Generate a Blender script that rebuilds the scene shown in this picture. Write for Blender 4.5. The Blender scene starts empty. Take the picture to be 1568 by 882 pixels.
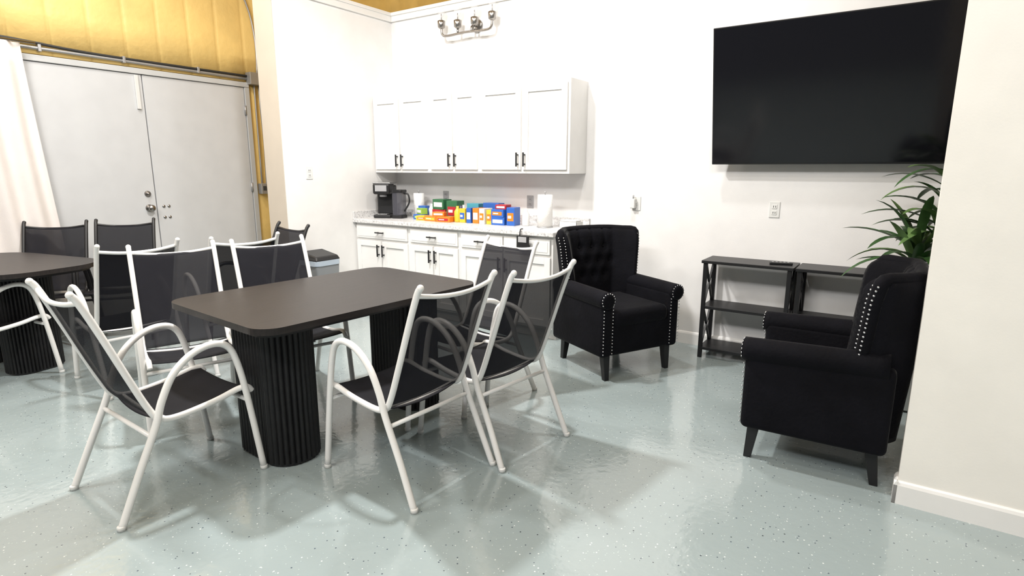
import bpy, bmesh, math, random
from mathutils import Vector, Matrix
random.seed(4)
S=bpy.context.scene
COL=S.collection
# ---------------------------------------------------------------- materials
def mat(name,col,rough=.5,metal=0.,bump=0.,bscale=40.,var=0.,vscale=5.,**kw):
    m=bpy.data.materials.new(name);m.use_nodes=True
    nt=m.node_tree;b=nt.nodes["Principled BSDF"]
    b.inputs["Base Color"].default_value=(*col,1);b.inputs["Roughness"].default_value=rough;b.inputs["Metallic"].default_value=metal
    for k,v in kw.items(): b.inputs[k.replace("_"," ")].default_value=v
    tc=nt.nodes.new("ShaderNodeTexCoord")
    n=nt.nodes.new("ShaderNodeTexNoise");n.inputs["Scale"].default_value=vscale;n.inputs["Detail"].default_value=4
    nt.links.new(tc.outputs["Object"],n.inputs["Vector"])
    r=nt.nodes.new("ShaderNodeValToRGB")
    r.color_ramp.elements[0].position=.3;r.color_ramp.elements[1].position=.7
    v=var if var else .03
    r.color_ramp.elements[0].color=(*[c*(1-v) for c in col],1);r.color_ramp.elements[1].color=(*[min(1,c*(1+v)) for c in col],1)
    nt.links.new(n.outputs["Fac"],r.inputs["Fac"]);nt.links.new(r.outputs["Color"],b.inputs["Base Color"])
    if bump:
        n2=nt.nodes.new("ShaderNodeTexNoise");n2.inputs["Scale"].default_value=bscale;n2.inputs["Detail"].default_value=3
        nt.links.new(tc.outputs["Object"],n2.inputs["Vector"])
        bp=nt.nodes.new("ShaderNodeBump");bp.inputs["Strength"].default_value=bump;bp.inputs["Distance"].default_value=.01
        nt.links.new(n2.outputs["Fac"],bp.inputs["Height"]);nt.links.new(bp.outputs["Normal"],b.inputs["Normal"])
    return m
def floor_mat():
    m=bpy.data.materials.new("epoxy_floor");m.use_nodes=True;nt=m.node_tree;N=nt.nodes;L=nt.links
    b=N["Principled BSDF"];tc=N.new("ShaderNodeTexCoord")
    n=N.new("ShaderNodeTexNoise");n.inputs["Scale"].default_value=.9;n.inputs["Detail"].default_value=5
    L.new(tc.outputs["Object"],n.inputs["Vector"])
    r=N.new("ShaderNodeValToRGB");r.color_ramp.elements[0].position=.3;r.color_ramp.elements[1].position=.75
    r.color_ramp.elements[0].color=(.295,.352,.358,1);r.color_ramp.elements[1].color=(.34,.398,.402,1)
    L.new(n.outputs["Fac"],r.inputs["Fac"])
    cur=r.outputs["Color"]
    for sc,thr,dist,col in ((52,.83,.16,(.66,.70,.70,1)),(48,.82,.15,(.07,.09,.12,1)),(95,.85,.20,(.50,.57,.57,1)),(30,.91,.10,(.05,.06,.07,1))):
        v=N.new("ShaderNodeTexVoronoi");v.inputs["Scale"].default_value=sc
        off=N.new("ShaderNodeMapping");off.inputs["Location"].default_value=(sc*.37,sc*.11,0)
        L.new(tc.outputs["Object"],off.inputs["Vector"]);L.new(off.outputs["Vector"],v.inputs["Vector"])
        sx=N.new("ShaderNodeSeparateColor");L.new(v.outputs["Color"],sx.inputs["Color"])
        a=N.new("ShaderNodeMath");a.operation='GREATER_THAN';a.inputs[1].default_value=thr;L.new(sx.outputs[0],a.inputs[0])
        d=N.new("ShaderNodeMath");d.operation='LESS_THAN';d.inputs[1].default_value=dist;L.new(v.outputs["Distance"],d.inputs[0])
        mu=N.new("ShaderNodeMath");mu.operation='MULTIPLY';L.new(a.outputs[0],mu.inputs[0]);L.new(d.outputs[0],mu.inputs[1])
        mx=N.new("ShaderNodeMix");mx.data_type='RGBA';mx.inputs[7].default_value=col
        L.new(mu.outputs[0],mx.inputs[0]);L.new(cur,mx.inputs[6]);cur=mx.outputs[2]
    L.new(cur,b.inputs["Base Color"]);b.inputs["Roughness"].default_value=.18
    b.inputs["Coat Weight"].default_value=.5;b.inputs["Coat Roughness"].default_value=.08
    n2=N.new("ShaderNodeTexNoise");n2.inputs["Scale"].default_value=28;n2.inputs["Detail"].default_value=2
    L.new(tc.outputs["Object"],n2.inputs["Vector"])
    bp=N.new("ShaderNodeBump");bp.inputs["Strength"].default_value=.2;bp.inputs["Distance"].default_value=.006
    L.new(n2.outputs["Fac"],bp.inputs["Height"]);L.new(bp.outputs["Normal"],b.inputs["Normal"]);L.new(bp.outputs["Normal"],b.inputs["Coat Normal"])
    return m
def wood_mat(name,c0,c1,rough):
    m=bpy.data.materials.new(name);m.use_nodes=True;nt=m.node_tree;N=nt.nodes;L=nt.links;b=N["Principled BSDF"]
    tc=N.new("ShaderNodeTexCoord");mp=N.new("ShaderNodeMapping");mp.inputs["Scale"].default_value=(28,1.6,8)
    n=N.new("ShaderNodeTexNoise");n.inputs["Scale"].default_value=3;n.inputs["Detail"].default_value=8;n.inputs["Roughness"].default_value=.65
    L.new(tc.outputs["Object"],mp.inputs["Vector"]);L.new(mp.outputs["Vector"],n.inputs["Vector"])
    r=N.new("ShaderNodeValToRGB");r.color_ramp.elements[0].position=.35;r.color_ramp.elements[1].position=.68
    r.color_ramp.elements[0].color=(*c0,1);r.color_ramp.elements[1].color=(*c1,1)
    L.new(n.outputs["Fac"],r.inputs["Fac"]);L.new(r.outputs["Color"],b.inputs["Base Color"]);b.inputs["Roughness"].default_value=rough
    b.inputs["Specular IOR Level"].default_value=.38
    bp=N.new("ShaderNodeBump");bp.inputs["Strength"].default_value=.25;bp.inputs["Distance"].default_value=.003
    L.new(n.outputs["Fac"],bp.inputs["Height"]);L.new(bp.outputs["Normal"],b.inputs["Normal"])
    return m
def marble_mat():
    m=bpy.data.materials.new("speckled_laminate");m.use_nodes=True;nt=m.node_tree;N=nt.nodes;L=nt.links;b=N["Principled BSDF"]
    tc=N.new("ShaderNodeTexCoord");n=N.new("ShaderNodeTexNoise");n.inputs["Scale"].default_value=45;n.inputs["Detail"].default_value=8;n.inputs["Roughness"].default_value=.8
    L.new(tc.outputs["Object"],n.inputs["Vector"])
    r=N.new("ShaderNodeValToRGB");r.color_ramp.elements[0].position=.36;r.color_ramp.elements[1].position=.52
    r.color_ramp.elements[0].color=(.28,.27,.27,1);r.color_ramp.elements[1].color=(.74,.73,.72,1)
    L.new(n.outputs["Fac"],r.inputs["Fac"]);L.new(r.outputs["Color"],b.inputs["Base Color"]);b.inputs["Roughness"].default_value=.3
    return m
M_wall=mat("wall_white_paint",(.80,.79,.78),.55,bump=.05,bscale=120)
M_wallL=mat("wall_white_paint_side",(.80,.785,.765),.55,bump=.05,bscale=120)
M_beige=mat("wall_end_beige",(.55,.49,.41),.6)
M_part=mat("wall_partition_paint",(.85,.825,.77),.5,bump=.04,bscale=120)
M_trim=mat("trim_white",(.82,.81,.79),.35)
M_yel=mat("insulation_yellow",(.88,.63,.23),.4,bump=.4,bscale=14,var=.08,vscale=3)
M_gold=mat("insulation_gold",(.66,.44,.13),.5,bump=.4,bscale=10,var=.1)
M_door=mat("door_grey_paint",(.60,.61,.62),.4)
M_dfr=mat("door_frame_paint",(.55,.56,.56),.4)
M_cab=mat("cabinet_white",(.79,.78,.76),.38)
M_blk=mat("black_metal",(.012,.012,.013),.4)
M_blkw=mat("black_painted_wood",(.010,.010,.011),.4,Specular_IOR_Level=.35)
M_white=mat("white_powder_coat",(.86,.85,.83),.3)
M_sling=mat("black_sling_mesh",(.014,.014,.019),.8,bump=.3,bscale=400,Alpha=.76,Specular_IOR_Level=.2)
M_seat=mat("black_sling_seat",(.010,.010,.013),.8,bump=.3,bscale=400,Specular_IOR_Level=.2)
M_top=wood_mat("espresso_wood",(.013,.011,.0105),(.026,.021,.020),.40)
M_flute=wood_mat("black_fluted_wood",(.006,.006,.007),(.012,.012,.013),.45)
M_vel=mat("black_velvet",(.004,.004,.006),.85,bump=.25,bscale=60,var=.3,vscale=7,Sheen_Weight=.08,Sheen_Roughness=.3,Specular_IOR_Level=.12)
M_nail=mat("nailhead_steel",(.7,.7,.72),.25,1.)
M_nick=mat("brushed_nickel",(.36,.34,.32),.3,1.)
M_glass=mat("clear_glass",(.8,.8,.8),.05,Alpha=.3)
M_scr=mat("tv_screen",(.004,.004,.006),.12)
M_bez=mat("tv_bezel",(.01,.01,.011),.3)
M_plast=mat("white_plastic",(.72,.72,.70),.35)
M_greyp=mat("grey_plastic",(.38,.38,.39),.45)
M_slot=mat("dark_slot",(.05,.05,.05),.5)
M_paper=mat("paper_towel",(.85,.84,.82),.9,bump=.4,bscale=90)
M_leaf=mat("leaf_green",(.035,.09,.025),.4,var=.35,vscale=9)
M_leaf2=mat("leaf_light_green",(.12,.21,.07),.4,var=.3,vscale=9)
M_cane=mat("plant_cane",(.22,.16,.09),.8,bump=.6,bscale=30)
M_soil=mat("soil",(.04,.028,.02),.95,bump=.8,bscale=60)
M_pot=mat("pot_white_ceramic",(.7,.7,.68),.3)
M_cur=mat("curtain_white_cloth",(.82,.77,.74),.85,bump=.2,bscale=200)
M_steel=mat("galvanised_steel",(.45,.45,.45),.4,.6)
M_cable=mat("black_cable",(.03,.03,.03),.5)
M_ssteel=mat("stainless_steel",(.42,.42,.42),.3,.9)
M_bin=mat("grey_bin_plastic",(.24,.25,.26),.45)
M_liner=mat("bin_liner",(.45,.52,.60),.35)
M_marb=marble_mat();M_floor=floor_mat()
def cm(n,c,r=.35): return mat(n,c,r)
# ---------------------------------------------------------------- mesh builder
class MB:
    def __init__(s): s.bm=bmesh.new();s.mats=[]
    def mi(s,m):
        if m not in s.mats: s.mats.append(m)
        return s.mats.index(m)
    def add(s,t,m,M=None,smooth=False):
        if M is not None: bmesh.ops.transform(t,matrix=M,verts=t.verts)
        bmesh.ops.recalc_face_normals(t,faces=t.faces)
        i=s.mi(m)
        for f in t.faces: f.material_index=i;f.smooth=smooth
        me=bpy.data.meshes.new("tmp");t.to_mesh(me);t.free();s.bm.from_mesh(me);bpy.data.meshes.remove(me)
    def box(s,a,b,m,bev=0.,seg=2,M=None,smooth=False):
        t=bmesh.new();bmesh.ops.create_cube(t,size=1)
        c=[(a[i]+b[i])/2 for i in range(3)];d=[abs(b[i]-a[i]) for i in range(3)]
        bmesh.ops.transform(t,matrix=Matrix.Translation(c)@Matrix.Diagonal((*d,1)),verts=t.verts)
        if bev: bmesh.ops.bevel(t,geom=list(t.edges),offset=bev,segments=seg,profile=.5,affect='EDGES')
        s.add(t,m,M,smooth or seg>3)
    def hexa(s,bot,top,m,bev=0.):
        t=bmesh.new();v=[t.verts.new(p) for p in bot+top]
        t.faces.new(v[:4]);t.faces.new(v[4:])
        for i in range(4): t.faces.new((v[i],v[(i+1)%4],v[4+(i+1)%4],v[4+i]))
        if bev: bmesh.ops.bevel(t,geom=list(t.edges),offset=bev,segments=2,profile=.5,affect='EDGES')
        s.add(t,m)
    def prism(s,out,z0,z1,m,bev=0.,M=None,smooth=False):
        t=bmesh.new();n=len(out)
        a=[t.verts.new((x,y,z0)) for x,y in out];b=[t.verts.new((x,y,z1)) for x,y in out]
        t.faces.new(a);t.faces.new(b)
        for i in range(n): t.faces.new((a[i],a[(i+1)%n],b[(i+1)%n],b[i]))
        if bev:
            e=[e for e in t.edges if abs(e.verts[0].co.z-e.verts[1].co.z)<1e-6]
            bmesh.ops.bevel(t,geom=e,offset=bev,segments=3,profile=.5,affect='EDGES')
        s.add(t,m,M,smooth)
    def tube(s,pts,r,m,k=8,sub=5,flat=1.):
        P=[Vector(p) for p in pts]
        if sub>1 and len(P)>2:
            Q=[]
            for i in range(len(P)-1):
                p0=P[max(i-1,0)];p1=P[i];p2=P[i+1];p3=P[min(i+2,len(P)-1)]
                for j in range(sub):
                    u=j/sub
                    Q.append(.5*((2*p1)+(p2-p0)*u+(2*p0-5*p1+4*p2-p3)*u*u+(3*p1-p0-3*p2+p3)*u**3))
            Q.append(P[-1]);P=Q
        t=bmesh.new();rings=[]
        T=(P[1]-P[0]).normalized();nrm=T.orthogonal().normalized()
        for i,p in enumerate(P):
            T2=((P[min(i+1,len(P)-1)]-P[max(i-1,0)])).normalized()
            q=T.rotation_difference(T2);nrm=(q@nrm).normalized();T=T2;bi=T.cross(nrm)
            rr=r(i/(len(P)-1)) if callable(r) else r
            rings.append([t.verts.new(p+rr*(math.cos(2*math.pi*j/k)*nrm+flat*math.sin(2*math.pi*j/k)*bi)) for j in range(k)])
        for a,b in zip(rings,rings[1:]):
            for j in range(k): t.faces.new((a[j],a[(j+1)%k],b[(j+1)%k],b[j]))
        t.faces.new(rings[0]);t.faces.new(rings[-1])
        s.add(t,m,None,True)
    def lathe(s,prof,m,k=20,M=None,smooth=True):
        t=bmesh.new();rings=[]
        for r,z in prof: rings.append([t.verts.new((max(r,1e-4)*math.cos(2*math.pi*j/k),max(r,1e-4)*math.sin(2*math.pi*j/k),z)) for j in range(k)])
        for a,b in zip(rings,rings[1:]):
            for j in range(k): t.faces.new((a[j],a[(j+1)%k],b[(j+1)%k],b[j]))
        t.faces.new(rings[0]);t.faces.new(rings[-1])
        s.add(t,m,M,smooth)
    def ball(s,c,r,m,sub=1,sc=(1,1,1)):
        t=bmesh.new();bmesh.ops.create_icosphere(t,subdivisions=sub,radius=r)
        s.add(t,m,Matrix.Translation(c)@Matrix.Diagonal((*sc,1)),True)
    def sheet(s,fn,nu,nv,m,th=.003):
        t=bmesh.new()
        A=[[Vector(fn(i/nu,j/nv)) for j in range(nv+1)] for i in range(nu+1)]
        def nr(i,j):
            a=A[min(i+1,nu)][j]-A[max(i-1,0)][j];b=A[i][min(j+1,nv)]-A[i][max(j-1,0)]
            n=a.cross(b);return n.normalized() if n.length>1e-9 else Vector((0,0,1))
        F=[[t.verts.new(A[i][j]+nr(i,j)*th/2) for j in range(nv+1)] for i in range(nu+1)]
        B=[[t.verts.new(A[i][j]-nr(i,j)*th/2) for j in range(nv+1)] for i in range(nu+1)]
        for i in range(nu):
            for j in range(nv):
                t.faces.new((F[i][j],F[i+1][j],F[i+1][j+1],F[i][j+1]));t.faces.new((B[i][j],B[i][j+1],B[i+1][j+1],B[i+1][j]))
        for i in range(nu):
            t.faces.new((F[i][0],B[i][0],B[i+1][0],F[i+1][0]));t.faces.new((F[i][nv],F[i+1][nv],B[i+1][nv],B[i][nv]))
        for j in range(nv):
            t.faces.new((F[0][j],F[0][j+1],B[0][j+1],B[0][j]));t.faces.new((F[nu][j],B[nu][j],B[nu][j+1],F[nu][j+1]))
        s.add(t,m,None,True)
    def mesh(s,name):
        me=bpy.data.meshes.new(name);s.bm.to_mesh(me);s.bm.free()
        for m in s.mats: me.materials.append(m)
        return me
    def obj(s,name,loc=(0,0,0),rz=0.):
        return place(s.mesh(name),name,loc,rz)
def place(me,name,loc=(0,0,0),rz=0.):
    o=bpy.data.objects.new(name,me);COL.objects.link(o);o.location=loc;o.rotation_euler=(0,0,math.radians(rz));return o
def rrect(w,h,r,n=8):
    o=[]
    for cx,cy,a0 in ((w/2-r,h/2-r,0),(-w/2+r,h/2-r,90),(-w/2+r,-h/2+r,180),(w/2-r,-h/2+r,270)):
        for i in range(n+1):
            a=math.radians(a0+90*i/n);o.append((cx+r*math.cos(a),cy+r*math.sin(a)))
    return o
def sbox(name,a,b,m,bev=0.):
    mb=MB();mb.box(a,b,m,bev);return mb.obj(name)
RX=lambda d:Matrix.Rotation(math.radians(d),4,'X')
RY=lambda d:Matrix.Rotation(math.radians(d),4,'Y')
RZ=lambda d:Matrix.Rotation(math.radians(d),4,'Z')
T=lambda *p:Matrix.Translation(p)
# ---------------------------------------------------------------- room
H=2.97
sbox("floor",(-3,-7,-.1),(8,1.0,0),M_floor)
sbox("wall_back",(-.27,0,0),(8,.12,H),M_wall)
sbox("wall_left",(-.27,-1.39,0),(0,0,H),M_wallL)
mb=MB();mb.box((-.268,-1.396,0),(-.002,-1.390,H),M_beige);mb.obj("trim_wall_end")
sbox("wall_right",(4.754,-1.814,0),(8,-1.73,3.4),M_part)
# yellow insulated shell
DX=-1.66
mb=MB()
def ywall(u,v):
    y=-7+8*u;z=2.36+2.24*v
    return (DX+.010*abs(math.sin(math.pi*(y+.05)/.30))**.35+.004*math.sin(y*9+z*5),y,z)
mb.sheet(ywall,480,6,M_yel,.02)
mb.box((DX-.12,-7,0),(DX-.02,1,4.6),M_yel)
mb.box((DX-.02,-7,0),(DX+.005,-2.9,2.36),M_wallL)
def ycol(u,v):
    y=-.66+1.6*u;z=2.37*v
    return (DX+.012*abs(math.sin(math.pi*(y+.66)/.24))**.4,y,z)
mb.sheet(ycol,80,3,M_yel,.02)
mb.obj("wall_door_side")
mb=MB()
def yb(u,v):
    x=-1.7+9.7*u;z=2.9+1.8*v
    return (x,.45-.02*abs(math.sin(math.pi*x/.3))**.6,z)
mb.sheet(yb,240,2,M_gold,.02);mb.box((-1.7,.47,0),(8,.55,4.7),M_gold);mb.obj("wall_back_upper")
sbox("ceiling",(-1.8,-7,4.6),(8,.55,4.7),M_gold)
# trims
mb=MB();mb.box((0,-.022,H-.075),(4.75,0,H+.01),M_trim,.004);mb.box((0,-.034,H-.02),(4.75,0.02,H+.012),M_trim,.004);mb.obj("trim_1")
mb=MB();mb.box((0,-1.39,H-.075),(.022,-.022,H+.01),M_trim,.004);mb.box((-.02,-1.39,H-.02),(.034,-.034,H+.012),M_trim,.004);mb.obj("trim_2")
def baseb(name,a,b,n):
    mb=MB();a=Vector(a);b=Vector(b);n=Vector(n)
    prof=[(0,0),(.014,0),(.014,.085),(.009,.097),(.004,.103),(0,.103)]
    t=bmesh.new()
    A=[t.verts.new((*(a+n*p[0]),p[1])) for p in prof];B=[t.verts.new((*(b+n*p[0]),p[1])) for p in prof]
    t.faces.new(A);t.faces.new(B)
    for i in range(len(prof)): t.faces.new((A[i],A[(i+1)%6],B[(i+1)%6],B[i]))
    mb.add(t,M_trim);return mb.obj(name)
baseb("baseboard_back",(2.36,0),(8,0),(0,-1))
baseb("baseboard_left",(0,-.66),(0,-1.39),(1,0))
baseb("baseboard_right",(4.74,-1.814),(8,-1.814),(0,-1))
baseb("baseboard_right_end",(4.754,-1.828),(4.754,-1.73),(-1,0))
# ---------------------------------------------------------------- double doors
def dleaf(name,y0,y1,hand):
    mb=MB();mb.box((DX-.01,y0,.01),(DX+.035,y1,2.293),M_door,.003)
    if hand>0:
        for z in (.3,1.2,2.05):
            mb.lathe([(.012,-.05),(.012,.05)],M_steel,10,T(DX+.045,y1-.004,z))
    yk=y0+.07 if hand>0 else y1-.07
    if hand<0:
        mb.lathe([(.035,0),(.035,.008),(.014,.012),(.014,.04),(.03,.05),(.034,.065),(.022,.08),(0,.082)],M_nick,20,T(DX+.035,yk,1.02)@RY(90))
        mb.lathe([(.03,0),(.028,.012),(.012,.018),(.01,.03),(0,.031)],M_nick,20,T(DX+.035,yk,1.16)@RY(90))
        mb.box((DX+.035,y1-.07,1.97),(DX+.055,y1-.035,2.285),M_plast,.004)
    else:
        for dz in (0,-.11):
            for dy in (0,.05): mb.lathe([(.014,0),(.014,.006),(0,.009)],M_nick,14,T(DX+.035,y0+.06+dy,1.03+dz)@RY(90))
    return mb.obj(name)
dleaf("door_1",-2.815,-1.758,-1);dleaf("door_2",-1.749,-.700,1)
mb=MB()
mb.box((DX-.01,-2.875,2.298),(DX+.05,-.64,2.35),M_dfr,.004)
mb.box((DX-.01,-2.875,0),(DX+.05,-2.819,2.295),M_dfr,.004);mb.box((DX-.01,-.695,0),(DX+.05,-.64,2.295),M_dfr,.004)
mb.box((DX-.015,-2.87,.0),(DX-.005,-.64,2.3),M_slot)
mb.obj("trim_door_frame")
# curtain
CXX=DX+.13
mb=MB()
def cur(u,v):
    yr=-2.70+.15*(1-v)**1.2;y=-4.6+(yr+4.6)*u;z=.03+2.39*v
    return (CXX+.028*math.sin(u*62+math.sin(v*3)*.6)+.015*math.sin(u*23+v*2),y,z)
mb.sheet(cur,150,14,M_cur,.004)
mb.tube([(CXX,-4.6,2.43),(CXX,-2.6,2.43)],.010,M_nick,10,1);mb.obj("curtain")
# conduits
mb=MB();mb.tube([(DX+.045,-4.6,2.405),(DX+.045,-2.6,2.405),(DX+.045,-1.4,2.395),(DX+.045,-.66,2.39)],.014,M_steel,10,3)
mb.tube([(DX+.05,-4.6,2.45),(DX+.06,-3.0,2.46),(DX+.05,-2.2,2.425),(DX+.05,-1.4,2.42),(DX+.05,-.66,2.42)],.012,M_cable,8,4)
for y in (-2.55,-1.9,-1.2): mb.box((DX+.01,y-.012,2.38),(DX+.065,y+.012,2.44),M_steel,.003)
mb.tube([(DX+.045,-.575,1.22),(DX+.045,-.575,2.0),(DX+.045,-.575,2.36)],.010,M_steel,10,3)
mb.tube([(DX+.05,-.52,1.22),(DX+.05,-.51,1.7),(DX+.08,-.54,2.1),(DX+.05,-.52,2.34)],.009,M_steel,8,4)
mb.tube([(DX+.05,-.53,2.44),(DX+.05,-.52,2.8),(DX+.05,-.60,3.2),(DX+.05,-.88,3.7)],.010,M_steel,8,4)
mb.tube([(DX+.05,-.47,1.25),(DX+.08,-.42,1.6),(DX+.05,-.47,2.3)],.006,M_steel,8,4)
mb.box((DX+.025,-.66,2.33),(DX+.12,-.49,2.46),M_steel,.006)
mb.lathe([(.03,0),(.03,.06),(.022,.07),(.022,.12)],M_greyp,16,T(DX+.08,-.49,2.38)@RX(-90));mb.lathe([(.035,0),(.035,.03)],M_slot,16,T(DX+.08,-.40,2.38)@RX(-90))
mb.box((DX+.025,-.62,1.12),(DX+.10,-.45,1.24),M_steel,.006);mb.lathe([(.035,0),(.032,.04),(.02,.05)],M_slot,16,T(DX+.10,-.50,1.18)@RY(90))
mb.box((DX+.10,-.60,1.16),(DX+.104,-.56,1.21),M_slot)
mb.obj("electrical_conduit")
# ---------------------------------------------------------------- cabinets
def shaker(mb,x0,x1,z0,z1,y,rail=.055):
    g=.0035;x0+=g;x1-=g;z0+=g;z1-=g
    mb.box((x0,y-.019,z0),(x0+rail,y,z1),M_cab,.0015);mb.box((x1-rail,y-.019,z0),(x1,y,z1),M_cab,.0015)
    mb.box((x0+rail,y-.019,z0),(x1-rail,y,z0+rail),M_cab,.0015);mb.box((x0+rail,y-.019,z1-rail),(x1-rail,y,z1),M_cab,.0015)
    mb.box((x0+rail-.002,y-.006,z0+rail-.002),(x1-rail+.002,y,z1-rail+.002),M_cab)
def vpull(mb,x,z0,z1,y):
    mb.box((x-.007,y-.034,z0),(x+.007,y-.024,z1),M_blk,.002)
    for z in (z0+.02,z1-.02): mb.box((x-.005,y-.026,z-.006),(x+.005,y,z+.006),M_blk)
def hpull(mb,x,z,y,w=.11):
    mb.box((x-w/2,y-.034,z-.006),(x+w/2,y-.024,z+.006),M_blk,.002)
    for xx in (x-w/2+.02,x+w/2-.02): mb.box((xx-.006,y-.026,z-.005),(xx+.006,y,z+.005),M_blk)
def upper(x0,x1):
    mb=MB();mb.box((x0,-.303,1.372),(x1,-.001,2.134),M_cab,.001)
    xm=(x0+x1)/2;e=.018
    shaker(mb,x0+e,xm-.006,1.372+.028,2.134-.03,-.303);shaker(mb,xm+.006,x1-e,1.372+.028,2.134-.03,-.303)
    for x in (xm-.036,xm+.036): vpull(mb,x,1.43,1.55,-.322)
    return mb.obj("upper_cabinet")
for a,b in ((.004,.761),(.762,1.373),(1.374,2.30)): upper(a,b)
def lower(x0,x1,nd):
    mb=MB();mb.box((x0,-.60,.10),(x1,-.001,.874),M_cab,.001);mb.box((x0,-.53,0),(x1,-.001,.10),M_cab)
    e=.014;xm=(x0+x1)/2
    w=(x1-x0-2*e)/nd
    for i in range(nd):
        a=x0+e+i*w;g=.006
        mb.box((a+g,-.62,.725),(a+w-g,-.60,.85),M_cab,.004);mb.box((a+g+.02,-.623,.745),(a+w-g-.02,-.62,.83),M_cab,.001);hpull(mb,a+w/2,.79,-.622)
    shaker(mb,x0+e,xm-.006,.12,.705,-.60);shaker(mb,xm+.006,x1-e,.12,.705,-.60)
    for x in (xm-.034,xm+.034): vpull(mb,x,.55,.67,-.619)
    return mb.obj("base_cabinet")
for a,b,n in ((.004,.749,1),(.75,1.369,1),(1.37,2.33,2)): lower(a,b,n)
mb=MB();mb.box((.002,-.645,.876),(2.355,-.001,.914),M_marb,.005);mb.box((.002,-.02,.912),(2.355,-.001,.985),M_marb,.003);mb.box((.002,-.64,.912),(.02,-.02,.985),M_marb,.003);mb.obj("countertop")
mb=MB();mb.box((2.02,-.672,.745),(2.14,-.66,.875),M_blk,.005,3);mb.box((2.04,-.677,.82),(2.12,-.671,.865),M_greyp,.002);mb.tube([(2.05,-.666,.87),(2.05,-.656,.922),(2.05,-.62,.925)],.005,M_blk,6,3);mb.obj("hanging_opener")
# ---------------------------------------------------------------- counter things
CT=.9145
mb=MB()
mb.box((-.09,-.12,0),(.09,.13,.035),M_blk,.012,3);mb.box((-.09,.02,.03),(.09,.13,.33),M_blk,.015,3)
mb.box((-.088,-.12,.24),(.088,.06,.35),M_blk,.02,3);mb.box((-.06,-.124,.27),(.06,-.118,.33),M_greyp,.003)
mb.lathe([(.035,.0),(.035,.02),(.02,.03)],M_greyp,16,T(0,-.05,.215));mb.box((-.05,-.11,.035),(.05,0,.042),M_ssteel,.002)
mb.box((-.092,-.1,.343),(.092,.12,.36),M_ssteel,.006,3)
mb.obj("coffee_maker",(.17,-.35,CT),28)
M_wtr=mat("smoked_plastic",(.10,.10,.12),.1,Alpha=.55)
mb=MB();mb.prism(rrect(.12,.15,.03),.0,.03,M_blk,.004);mb.prism(rrect(.11,.14,.03),.03,.26,M_wtr,.004);mb.prism(rrect(.122,.152,.03),.26,.285,M_blk,.005);mb.tube([(.055,0,.25),(.10,0,.24),(.11,0,.16),(.055,0,.07)],.009,M_blk,8,5)
mb.obj("water_pitcher",(.345,-.32,CT),20)
def towel(loc,h,r):
    mb=MB();mb.lathe([(.018,.009),(r,.009),(r,h),(.02,h),(.018,h-.01)],M_paper,28);mb.lathe([(.07,0),(.07,.008),(0,.009)],M_steel,24) ;mb.lathe([(.006,0),(.006,h+.015),(.012,h+.02),(0,h+.03)],M_steel,12)
    return mb.obj("paper_towel_roll",loc)
towel((.46,-.15,CT),.25,.055);towel((2.07,-.30,CT),.28,.065)
mb=MB()
mb.box((-.085,-.06,0),(.085,.06,.008),M_plast,.003)
for a,b in (((-.085,-.06,.006),(-.079,.06,.05)),((.079,-.06,.006),(.085,.06,.05)),((-.085,-.06,.006),(.085,-.054,.05)),((-.085,.054,.006),(.085,.06,.05))): mb.box(a,b,M_plast,.002)
for i in range(4): mb.box((-.074,-.05,.009+i*.014),(.074,.05,.021+i*.014),M_paper,.003)
mb.obj("napkin_tray",(2.25,-.16,CT))
colors={"o":(.75,.20,.02),"y":(.75,.48,.04),"b":(.03,.12,.45),"g":(.03,.14,.06),"r":(.42,.02,.03),"w":(.75,.75,.73),"t":(.07,.32,.42),"d":(.06,.04,.08),"lg":(.26,.45,.08)}
CMt={k:cm("packaging_"+k,v) for k,v in colors.items()}
mb=MB()
def sbx(x,y,w,d,h,c,c2,z=0.,rz=0.):
    M=T(x,y,z)@RZ(rz);mb.box((-w/2,-d/2,0),(w/2,d/2,h),CMt[c],.003,2,M)
    mb.box((-w*.38,-d/2-.0015,h*.25),(w*.38,-d/2,h*.7),CMt[c2],0,2,M);mb.box((-w*.3,-d/2-.0025,h*.4),(w*.1,-d/2-.001,h*.55),CMt["w"],0,2,M)
sbx(.62,-.30,.12,.09,.05,"b","lg",0,10);sbx(.63,-.29,.10,.07,.06,"lg","w",.05,-20);sbx(.59,-.22,.09,.07,.13,"b","w",0,5)
sbx(.72,-.36,.13,.10,.045,"y","o",0,15);sbx(.86,-.38,.16,.10,.05,"o","y",0,-5);sbx(1.02,-.38,.15,.12,.05,"o","r",0,8);sbx(.93,-.37,.12,.08,.04,"o","w",.05,20)
sbx(.80,-.18,.16,.12,.10,"r","w",0,3);sbx(.80,-.18,.15,.12,.10,"g","w",.10,-4);sbx(.97,-.18,.13,.12,.19,"g","r",0,2)
sbx(1.20,-.30,.07,.12,.13,"y","b",0,0);sbx(1.28,-.31,.05,.12,.14,"b","w",0,4)
sbx(1.36,-.30,.07,.12,.14,"o","w",0,-3);sbx(1.44,-.31,.06,.13,.14,"w","o",0,0);sbx(1.51,-.30,.06,.12,.13,"y","o",0,3)
sbx(1.62,-.32,.14,.12,.07,"b","w",0,2);sbx(1.62,-.32,.14,.12,.07,"b","o",.07,-3);sbx(1.63,-.30,.11,.10,.04,"r","w",.14,5)
sbx(1.74,-.30,.08,.12,.16,"b","o",0,8);sbx(1.20,-.15,.14,.10,.17,"t","w",0,0);sbx(1.40,-.13,.18,.10,.18,"b","y",0,0);sbx(1.58,-.13,.10,.10,.15,"o","b",0,0)
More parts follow.
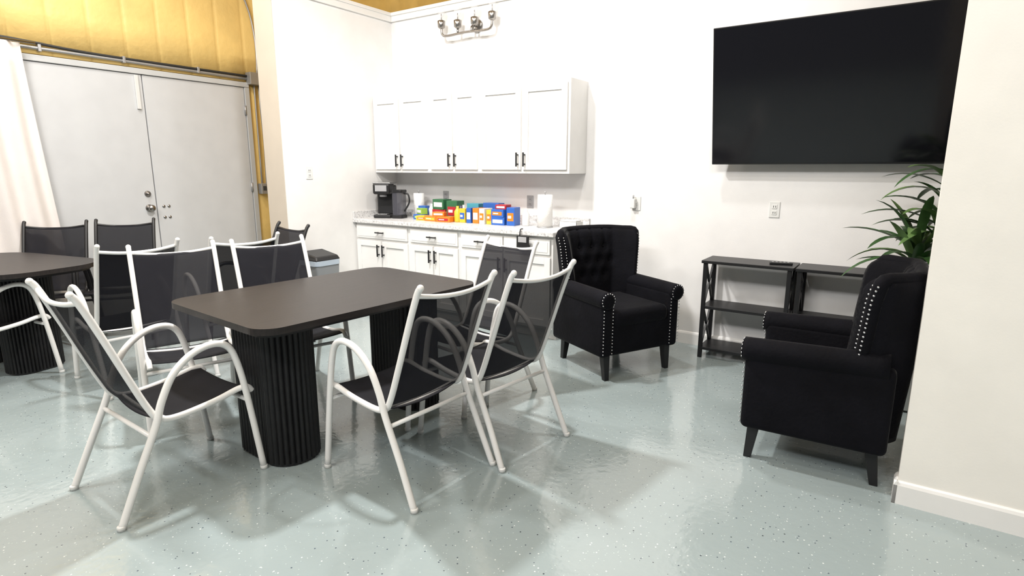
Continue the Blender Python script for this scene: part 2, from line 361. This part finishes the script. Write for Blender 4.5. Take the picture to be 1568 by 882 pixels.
for x,y,c in ((1.10,-.25,"d"),(1.13,-.34,"y"),(1.86,-.28,"w"),(.68,-.20,"w"),(1.06,-.16,"w")):
    mb.lathe([(.03,0),(.033,.01),(.033,.10),(.02,.12),(.013,.13),(.013,.15),(0,.151)],CMt[c],16,T(x,y,0))
mb.obj("snack_boxes",(0,0,CT))
# ---------------------------------------------------------------- outlets / switches
def plate(name,M,kind,col=M_plast):
    mb=MB();mb.box((-.036,0,-.058),(.036,.006,.058),col,.003,2,M)
    if kind=="o":
        for dz in (-.022,.022):
            mb.box((-.017,.006,dz-.015),(.017,.009,dz+.015),col,.002,2,M)
            for dx in (-.007,.007): mb.box((dx-.002,.009,dz-.006),(dx+.002,.0097,dz+.008),M_slot,0,2,M)
    elif kind=="s":
        mb.box((-.008,.006,-.014),(.008,.01,.014),col,.001,2,M);mb.box((-.004,.008,0),(.004,.022,.01),col,.001,2,M)
    return mb.obj(name)
WB=lambda x,z:T(x,0,z)@RZ(180)
plate("power_outlet",WB(3.85,1.12),"o");plate("power_outlet",WB(1.73,1.11),"o",M_greyp);plate("power_outlet",WB(.70,1.13),"o",M_greyp)
plate("power_outlet",T(0,-1.13,1.37)@RZ(-90),"o")
plate("light_switch",WB(2.78,1.13),"s")
mb=MB();mb.box((-.02,-.05,-.05),(.02,-.006,.03),M_plast,.006,3);mb.tube([(.0,-.03,.03),(0,-.03,.06)],.008,M_greyp,8,1);mb.obj("light_switch_dimmer",(2.76,0,1.14))
# ---------------------------------------------------------------- vanity light
mb=MB()
mb.lathe([(.06,0),(.06,.01),(.045,.022),(.02,.028),(0,.03)],M_nick,24,T(.06,-.001,.0)@RX(90))
mb.tube([(.06,-.03,0),(.06,-.09,-.02),(.06,-.10,-.06)],.011,M_nick,8,4)
mb.tube([(-.30,-.10,.03),(-.29,-.10,-.05),(-.22,-.10,-.07),(0,-.10,-.062),(.22,-.10,-.07),(.29,-.10,-.05),(.30,-.10,.03)],.011,M_nick,8,5)
for x in (-.30,-.10,.10,.30):
    z=-.0 if abs(x)>.2 else -.02
    if abs(x)<.2: mb.tube([(x,-.10,-.065),(x,-.10,z)],.010,M_nick,8,1)
    mb.lathe([(.014,-.02),(.034,-.005),(.037,.050),(.028,.056)],M_nick,16,T(x,-.10,z+.02))
    mb.lathe([(.013,.0),(.015,.03),(.032,.065),(.036,.085),(.028,.11),(.0,.122)],M_glass,18,T(x,-.10,z+.074))
    mb.lathe([(.005,0),(.005,.06),(0,.062)],M_nick,8,T(x,-.10,z+.074))
mb.obj("vanity_light",(1.07,0,2.72))
# ---------------------------------------------------------------- TV
mb=MB();tw,th=1.66,.935
mb.box((0,-.018,0),(tw,.018,th),M_bez,.004);mb.box((.008,-.0195,.014),(tw-.008,-.0175,th-.008),M_scr,.0005)
mb.box((.3,.018,.12),(tw-.3,.05,th-.35),M_bez,.01)
mb.box((.60,.045,.20),(1.08,.075,.55),M_blk,.004)
for x in (.66,1.0): mb.box((x,.07,.22),(x+.04,.085,.5),M_blk)
o=mb.obj("television",(3.41,-.11,1.448));o.rotation_euler=(math.radians(12),0,0)
# ---------------------------------------------------------------- bookshelves
def shelf():
    mb=MB();w,d,h=.60,.27,.75;p=.028
    for x in (0,w-p):
        for y in (0,d-p): mb.box((x,y,0),(x+p,y+p,h-.02),M_blkw,.002)
    mb.box((-.012,-.012,h-.022),(w+.012,d+.008,h),M_blkw,.003)
    for z in (.085,.405): mb.box((.003,.003,z-.022),(w-.003,d-.003,z),M_blkw,.002)
    for x in (.007,w-.021):
        for z0,z1 in ((.09,.385),(.41,.725)):
            for s in (0,1):
                y0,y1=(p,d-p) if s==0 else (d-p,p)
                a=math.atan2(z1-z0,y1-y0);t=.009
                n=Vector((0,-math.sin(a),math.cos(a)))*t
                A=Vector((x,y0,z0));B=Vector((x,y1,z1));X=Vector((.014,0,0))
                mb.hexa([tuple(A-n),tuple(A-n+X),tuple(A+n+X),tuple(A+n)],[tuple(B-n),tuple(B-n+X),tuple(B+n+X),tuple(B+n)],M_blkw)
    return mb.mesh("bookshelf")
me=shelf();place(me,"bookshelf",(3.45,-.31,0));place(me,"bookshelf",(4.085,-.31,0))
mb=MB();mb.box((-.075,-.02,0),(.075,.02,.016),M_blk,.005,3)
for i in range(5): mb.box((-.06+i*.025,-.01,.016),(-.048+i*.025,.01,.018),M_greyp)
mb.obj("remote_control",(3.96,-.20,.7505),15)
# ---------------------------------------------------------------- plant
mb=MB()
mb.lathe([(.10,0),(.13,.02),(.155,.26),(.16,.28),(.145,.28),(.14,.25),(0,.25)],M_pot,28)
mb.lathe([(.141,.245),(.1,.255),(0,.26)],M_soil,20)
def leaf(base,az,el,L,w,m,droop):
    a=Vector(base);d=Vector((math.cos(az)*math.cos(el),math.sin(az)*math.cos(el),math.sin(el)));side=Vector((-math.sin(az),math.cos(az),0))
    n=10;pos=a.copy();pts=[]
    for i in range(n+1):
        pts.append(pos.copy());pos=pos+d*L/n;d=(d+Vector((0,0,-droop/n))).normalized()
    t=bmesh.new();rows=[]
    for i,p in enumerate(pts):
        u=i/n;ww=w*(.4+1.6*u)*(1-u)**.7 if u<1 else 0;ww=max(ww,.0008)
        rows.append([t.verts.new(p-side*ww+Vector((0,0,ww*.35))),t.verts.new(p),t.verts.new(p+side*ww+Vector((0,0,ww*.35)))])
    for r0,r1 in zip(rows,rows[1:]):
        t.faces.new((r0[0],r0[1],r1[1],r1[0]));t.faces.new((r0[1],r0[2],r1[2],r1[1]))
    mb.add(t,m,None,True)
for cx,cy,hz,nl in ((.07,.02,1.38,18),(-.06,-.05,.97,38),(.04,-.05,1.14,28)):
    mb.tube([(cx*.6,cy*.6,.24),(cx,cy,hz*.6),(cx*1.1,cy*1.1,hz)],.014,M_cane,8,4)
    for i in range(nl):
        az=i*2.4+random.uniform(-.2,.2);el=math.radians(random.uniform(20,80))
        L=random.uniform(.28,.44)
        # keep foliage clear of the wall behind
        if math.sin(az+math.radians(20))>.3: L*=.75
        leaf((cx*1.1,cy*1.1,hz-.18+.20*i/nl),az,el,L,.034,random.choice((M_leaf,M_leaf,M_leaf2)),random.uniform(.8,1.7))
mb.obj("potted_dracaena",(4.77,-.54,0),20)
# ---------------------------------------------------------------- sling chair
def chair_mesh(frame,name):
    mb=MB();w=.222
    rail=[(-.345,.955),(-.325,.925),(-.275,.80),(-.205,.61),(-.145,.455),(-.105,.395),(-.03,.380),(.12,.395),(.23,.418),(.275,.415),(.295,.392)]
    armp=[(-.305,.0),(-.22,.19),(-.135,.375),(-.100,.475),(-.045,.575),(.035,.640),(.12,.662),(.185,.640),(.222,.565),(.258,.38),(.305,.0)]
    for s in (-1,1):
        mb.tube([(x,s*w,z) for x,z in rail],.0135,frame,10,5)
        mb.tube([(x,s*(w+.026+(.006 if z<.1 else 0)),z) for x,z in armp],.015,frame,10,5)
        for xx in (-.303,.304): mb.lathe([(.017,0),(.017,.018),(.014,.02)],M_plast if frame is M_white else M_blk,10,T(xx,s*(w+.032),0))
        mb.ball((-.346,s*w,.957),.0145,frame,2)
    mb.tube([(-.326,-w,.922),(-.338,-w*.5,.905),(-.345,0,.90),(-.338,w*.5,.905),(-.326,w,.922)],.010,frame,8,4)
    mb.tube([(-.150,-w-.026,.335),(-.150,w+.026,.335)],.010,frame,8,1)
    mb.tube([(.262,-w-.026,.36),(.262,w+.026,.36)],.010,frame,8,1)
    mb.tube([(-.08,-w,.385),(-.08,0,.37),(-.08,w,.385)],.009,frame,8,3)
    def path(P,t):
        n=len(P)-1;k=min(int(t*n),n-1);u=t*n-k
        return P[k][0]*(1-u)+P[k+1][0]*u,P[k][1]*(1-u)+P[k+1][1]*u
    def bk(u,v):
        x,z=path(rail[1:6],u);y=(-1+2*v)*w;k=(1-(2*v-1)**2)
        return (x-.03*k*(.4+.6*math.sin(math.pi*u)),y,z-(.02*k if u<.01 else 0))
    def st(u,v):
        x,z=path(rail[5:10],u);y=(-1+2*v)*w;k=(1-(2*v-1)**2)
        return (x-.03*k*(1-u)**3*.4,y,z-.022*k*(1-.3*u))
    mb.sheet(bk,16,10,M_sling,.003);mb.sheet(st,12,10,M_seat,.004)
    return mb.mesh(name)
cw=chair_mesh(M_white,"sling_dining_chair");cb=chair_mesh(M_blk,"black_sling_chair")
for x,y,r in ((1.98,-3.475,88),(2.81,-2.77,176),(2.94,-2.27,172),(2.48,-1.85,-100),(1.32,-3.01,-20),(1.53,-2.48,-16)):
    place(cw,"sling_dining_chair",(x,y,0),r)
for x,y,r in ((.42,-2.95,176),(.60,-2.32,170),(-.34,-3.53,98)):
    place(cw,"sling_dining_chair",(x,y,0),r)
for x,y,r in ((-1.10,-2.90,-36),(-.86,-2.46,-36),(.42,-2.0,-95)):
    place(cb,"sling_dining_chair",(x,y,0),r)
# ---------------------------------------------------------------- tables
def table(w,l,rad,pw,pd,off,name,loc,rz,px=0.):
    mb=MB();mb.prism(rrect(w,l,rad,10),.720,.75,M_top,.004);mb.prism(rrect(w-.07,l-.07,rad-.02,8),.700,.721,M_flute)
    for s in (-1,1):
        o=[]
        base=rrect(pw,pd,pd/2-.005,60)
        P=[Vector(p) for p in base];P.append(P[0]);D=[0]
        for a,b in zip(P,P[1:]): D.append(D[-1]+(b-a).length)
        nf=44;n=nf*8;k=0
        for i in range(n):
            t=D[-1]*i/n
            while D[k+1]<t: k+=1
            u=(t-D[k])/max(D[k+1]-D[k],1e-9);p=P[k].lerp(P[k+1],u)
            q=P[k+1]-P[k];nn=Vector((q.y,-q.x)).normalized() if q.length>1e-9 else Vector((0,0))
            p=p+nn*(.011*(abs(math.sin(math.pi*nf*i/n))-.8));o.append((p.x+px,p.y+s*off))
        mb.prism(o,.012,.705,M_flute);mb.prism([(a+px,b+s*off) for a,b in rrect(pw-.02,pd-.02,pd/2-.02,10)],0,.012,M_blk)
    return mb.obj(name,loc,rz)
table(.94,1.37,.11,.46,.27,.42,"dining_table",(2.10,-2.59,0),-4,.07)
table(.80,1.30,.30,.34,.24,.24,"dining_table",(-.63,-3.31,0),-78)
# ---------------------------------------------------------------- armchairs
def armchair():
    mb=MB()
    mb.box((-.28,-.30,.17),(.32,.30,.40),M_vel,.035,5)
    mb.box((-.22,-.245,.36),(.335,.245,.485),M_vel,.05,6)
    for s in (-1,1):
        y0,y1=(.245,.340) if s>0 else (-.340,-.245)
        mb.box((-.28,y0,.17),(.330,y1,.57),M_vel,.03,5)
        mb.tube([(-.25,s*.300,.575),(0,s*.303,.570),(.2,s*.305,.566),(.338,s*.305,.563)],.058,M_vel,20,4)
        mb.lathe([(.053,0),(.048,.009),(.03,.013),(0,.014)],M_vel,20,T(.337,s*.305,.563)@RY(90))
        n=15
        for i in range(n):
            z=.20+.32*i/(n-1)
            for yy in (s*.256,s*.330): mb.ball((.332,yy,z),.0058,M_nail,1,(.6,1,1))
        for i in range(12):
            a=math.radians(-30+240*i/11);mb.ball((.343,s*.305+.051*math.cos(a),.563+.051*math.sin(a)),.0058,M_nail,1,(.6,1,1))
    nu,nv=44,30
    buttons=[]
    for vv,us in ((.40,(-.36,0,.36)),(.58,(-.54,-.18,.18,.54)),(.76,(-.36,0,.36))):
        for u in us: buttons.append((u,vv))
    REC=.055
    def hw(v): return .255+.070*v
    def wing(u,v):
        k=max(0,(abs(u)-.60)/.40)
        return .175*k**1.3*(.55+.45*min(1,max(0,(v-.05)/.35)))*(1-.12*max(0,(v-.85)/.15)**1.5)
    def front(u,v):
        d=0
        for bu,bv in buttons: d+=.026*math.exp(-(((u-bu)*.3)**2+((v-bv)*.56)**2)/(.026**2))
        if v>.76: 
            for bu in (-.36,0,.36): d+=.012*math.exp(-(((u-bu)*.3)/.012)**2)
        puff=.03*math.sqrt(max(0,1-abs(u)**4))*math.sin(math.pi*min(1,max(0,v*.9+.08)))**.5
        x=-.235-REC*v+wing(u,v)+puff-d-(.02*max(0,(v-.93)/.07)**2)
        z=.40+.558*v+.012*(1-u*u)*v
        return Vector((x,u*hw(v)*(1-.03*max(0,(v-.93)/.07)**2),z))
    def back(u,v):
        x=-.235-REC*v-.085+wing(u,v)*.72+.02*abs(u)**3+(.02*max(0,(v-.93)/.07)**2)
        z=.20+.758*v-.012*max(0,(v-.93)/.07)+.012*(1-u*u)*v
        return Vector((x,u*(hw(v)+.03),z))
    t=bmesh.new()
    F=[[t.verts.new(front(-1+2*i/nu,j/nv)) for j in range(nv+1)] for i in range(nu+1)]
    B=[[t.verts.new(back(-1+2*i/nu,j/nv)) for j in range(nv+1)] for i in range(nu+1)]
    for i in range(nu):
        for j in range(nv):
            t.faces.new((F[i][j],F[i+1][j],F[i+1][j+1],F[i][j+1]));t.faces.new((B[i][j],B[i][j+1],B[i+1][j+1],B[i+1][j]))
        t.faces.new((F[i][0],B[i][0],B[i+1][0],F[i+1][0]));t.faces.new((F[i][nv],F[i+1][nv],B[i+1][nv],B[i][nv]))
    for j in range(nv):
        t.faces.new((F[0][j],F[0][j+1],B[0][j+1],B[0][j]));t.faces.new((F[nu][j],B[nu][j],B[nu][j+1],F[nu][j+1]))
    mb.add(t,M_vel,None,True)
    pts=[front(-1,j/12)*.5+back(-1,j/12)*.5 for j in range(2,13)]+[front(-1+2*i/12,1)*.5+back(-1+2*i/12,1)*.5 for i in range(1,12)]+[front(1,j/12)*.5+back(1,j/12)*.5 for j in range(12,1,-1)]
    mb.tube(pts,.030,M_vel,12,3)
    for bu,bv in buttons: mb.ball(front(bu,bv)+Vector((.004,0,0)),.010,M_vel,2,(.5,1,1))
    for s in (-1,1):
        for j in range(22):
            v=.30+.66*j/21;p=front(s,v)*.5+back(s,v)*.5
            mb.ball(p+Vector((.012,s*.030,0)),.0058,M_nail,1);mb.ball(p+Vector((.031,0,0)),.0058,M_nail,1)
    for x,y,dx in ((.27,.27,.02),(.27,-.27,.02),(-.22,.25,-.03),(-.22,-.25,-.03)):
        a,b=.017,.027
        mb.hexa([(x+dx-a,y-a,0),(x+dx+a,y-a,0),(x+dx+a,y+a,0),(x+dx-a,y+a,0)],[(x-b,y-b,.19),(x+b,y-b,.19),(x+b,y+b,.19),(x-b,y+b,.19)],M_blkw,.003)
    return mb.mesh("wingback_armchair")
am=armchair();place(am,"wingback_armchair",(2.95,-.80,0),-27);place(am,"wingback_armchair",(4.41,-1.46,0),182)
# ---------------------------------------------------------------- trash can
mb=MB();mb.hexa([(-.10,-.11,0),(.10,-.11,0),(.10,.11,0),(-.10,.11,0)],[(-.125,-.13,.57),(.125,-.13,.57),(.125,.13,.57),(-.125,.13,.57)],M_bin,.015)
mb.prism(rrect(.262,.275,.03),.54,.585,M_liner,.004)
mb.hexa([(-.13,-.138,.585),(.13,-.138,.585),(.13,.138,.585),(-.13,.138,.585)],[(-.11,-.12,.665),(.11,-.12,.625),(.11,.12,.625),(-.11,.12,.665)],M_blk,.01)
mb.obj("trash_can",(.19,-1.22,0))
# ---------------------------------------------------------------- lights
def area(name,loc,w,h,p,col=(1,1,1),tgt=None):
    l=bpy.data.lights.new(name,'AREA');l.shape='RECTANGLE';l.size=w;l.size_y=h;l.energy=p;l.color=col
    o=bpy.data.objects.new(name,l);COL.objects.link(o);o.location=loc
    if tgt: o.rotation_euler=(Vector(tgt)-Vector(loc)).to_track_quat('-Z','Y').to_euler()
    return o
area("fill_light",(1.75,-2.3,3.5),.18,.18,122,(1,.985,.965))
area("fill_light",(2.9,-1.2,3.9),.18,.18,40,(1,.985,.965))
area("fill_light",(.5,-4.1,4.3),.9,.3,85,(1,.975,.945))  # unseen fill added to brighten the doors and yellow wall
area("fill_light",(-.35,-2.4,4.3),.9,.3,50,(1,.975,.945))  # no known fixture; added to lift the yellow strip beside the doors
area("fill_light",(5.4,-5.2,4.0),1.2,.8,72,(1,.985,.96),(5.2,-3.2,.5))  # added fill, out of view, brightens the partition front
area("fill_light",(3.0,-6.8,4.3),2.4,.5,160,(1,.99,.975),(3.0,0,1.2))  # fill added behind the camera, aimed to brighten the back wall
w=bpy.data.worlds.new("World");S.world=w;w.use_nodes=True
w.node_tree.nodes["Background"].inputs[0].default_value=(.95,.97,1,1);w.node_tree.nodes["Background"].inputs[1].default_value=.18
S.view_settings.view_transform='Standard'
# ---------------------------------------------------------------- camera
cx,cy,cz,yaw,pit,rol,f=4.6507,-4.6205,1.4045,.5949,.2020,.0023,885.43
Fv=Vector((-math.sin(yaw)*math.cos(pit),math.cos(yaw)*math.cos(pit),-math.sin(pit)));R=Vector((math.cos(yaw),math.sin(yaw),0));U=R.cross(Fv)
R,U=R*math.cos(rol)+U*math.sin(rol),-R*math.sin(rol)+U*math.cos(rol)
cd=bpy.data.cameras.new("camera");co=bpy.data.objects.new("camera",cd);COL.objects.link(co)
co.matrix_world=Matrix(((R[0],U[0],-Fv[0],cx),(R[1],U[1],-Fv[1],cy),(R[2],U[2],-Fv[2],cz),(0,0,0,1)))
cd.sensor_width=36;cd.lens=f/1568*36;S.camera=co
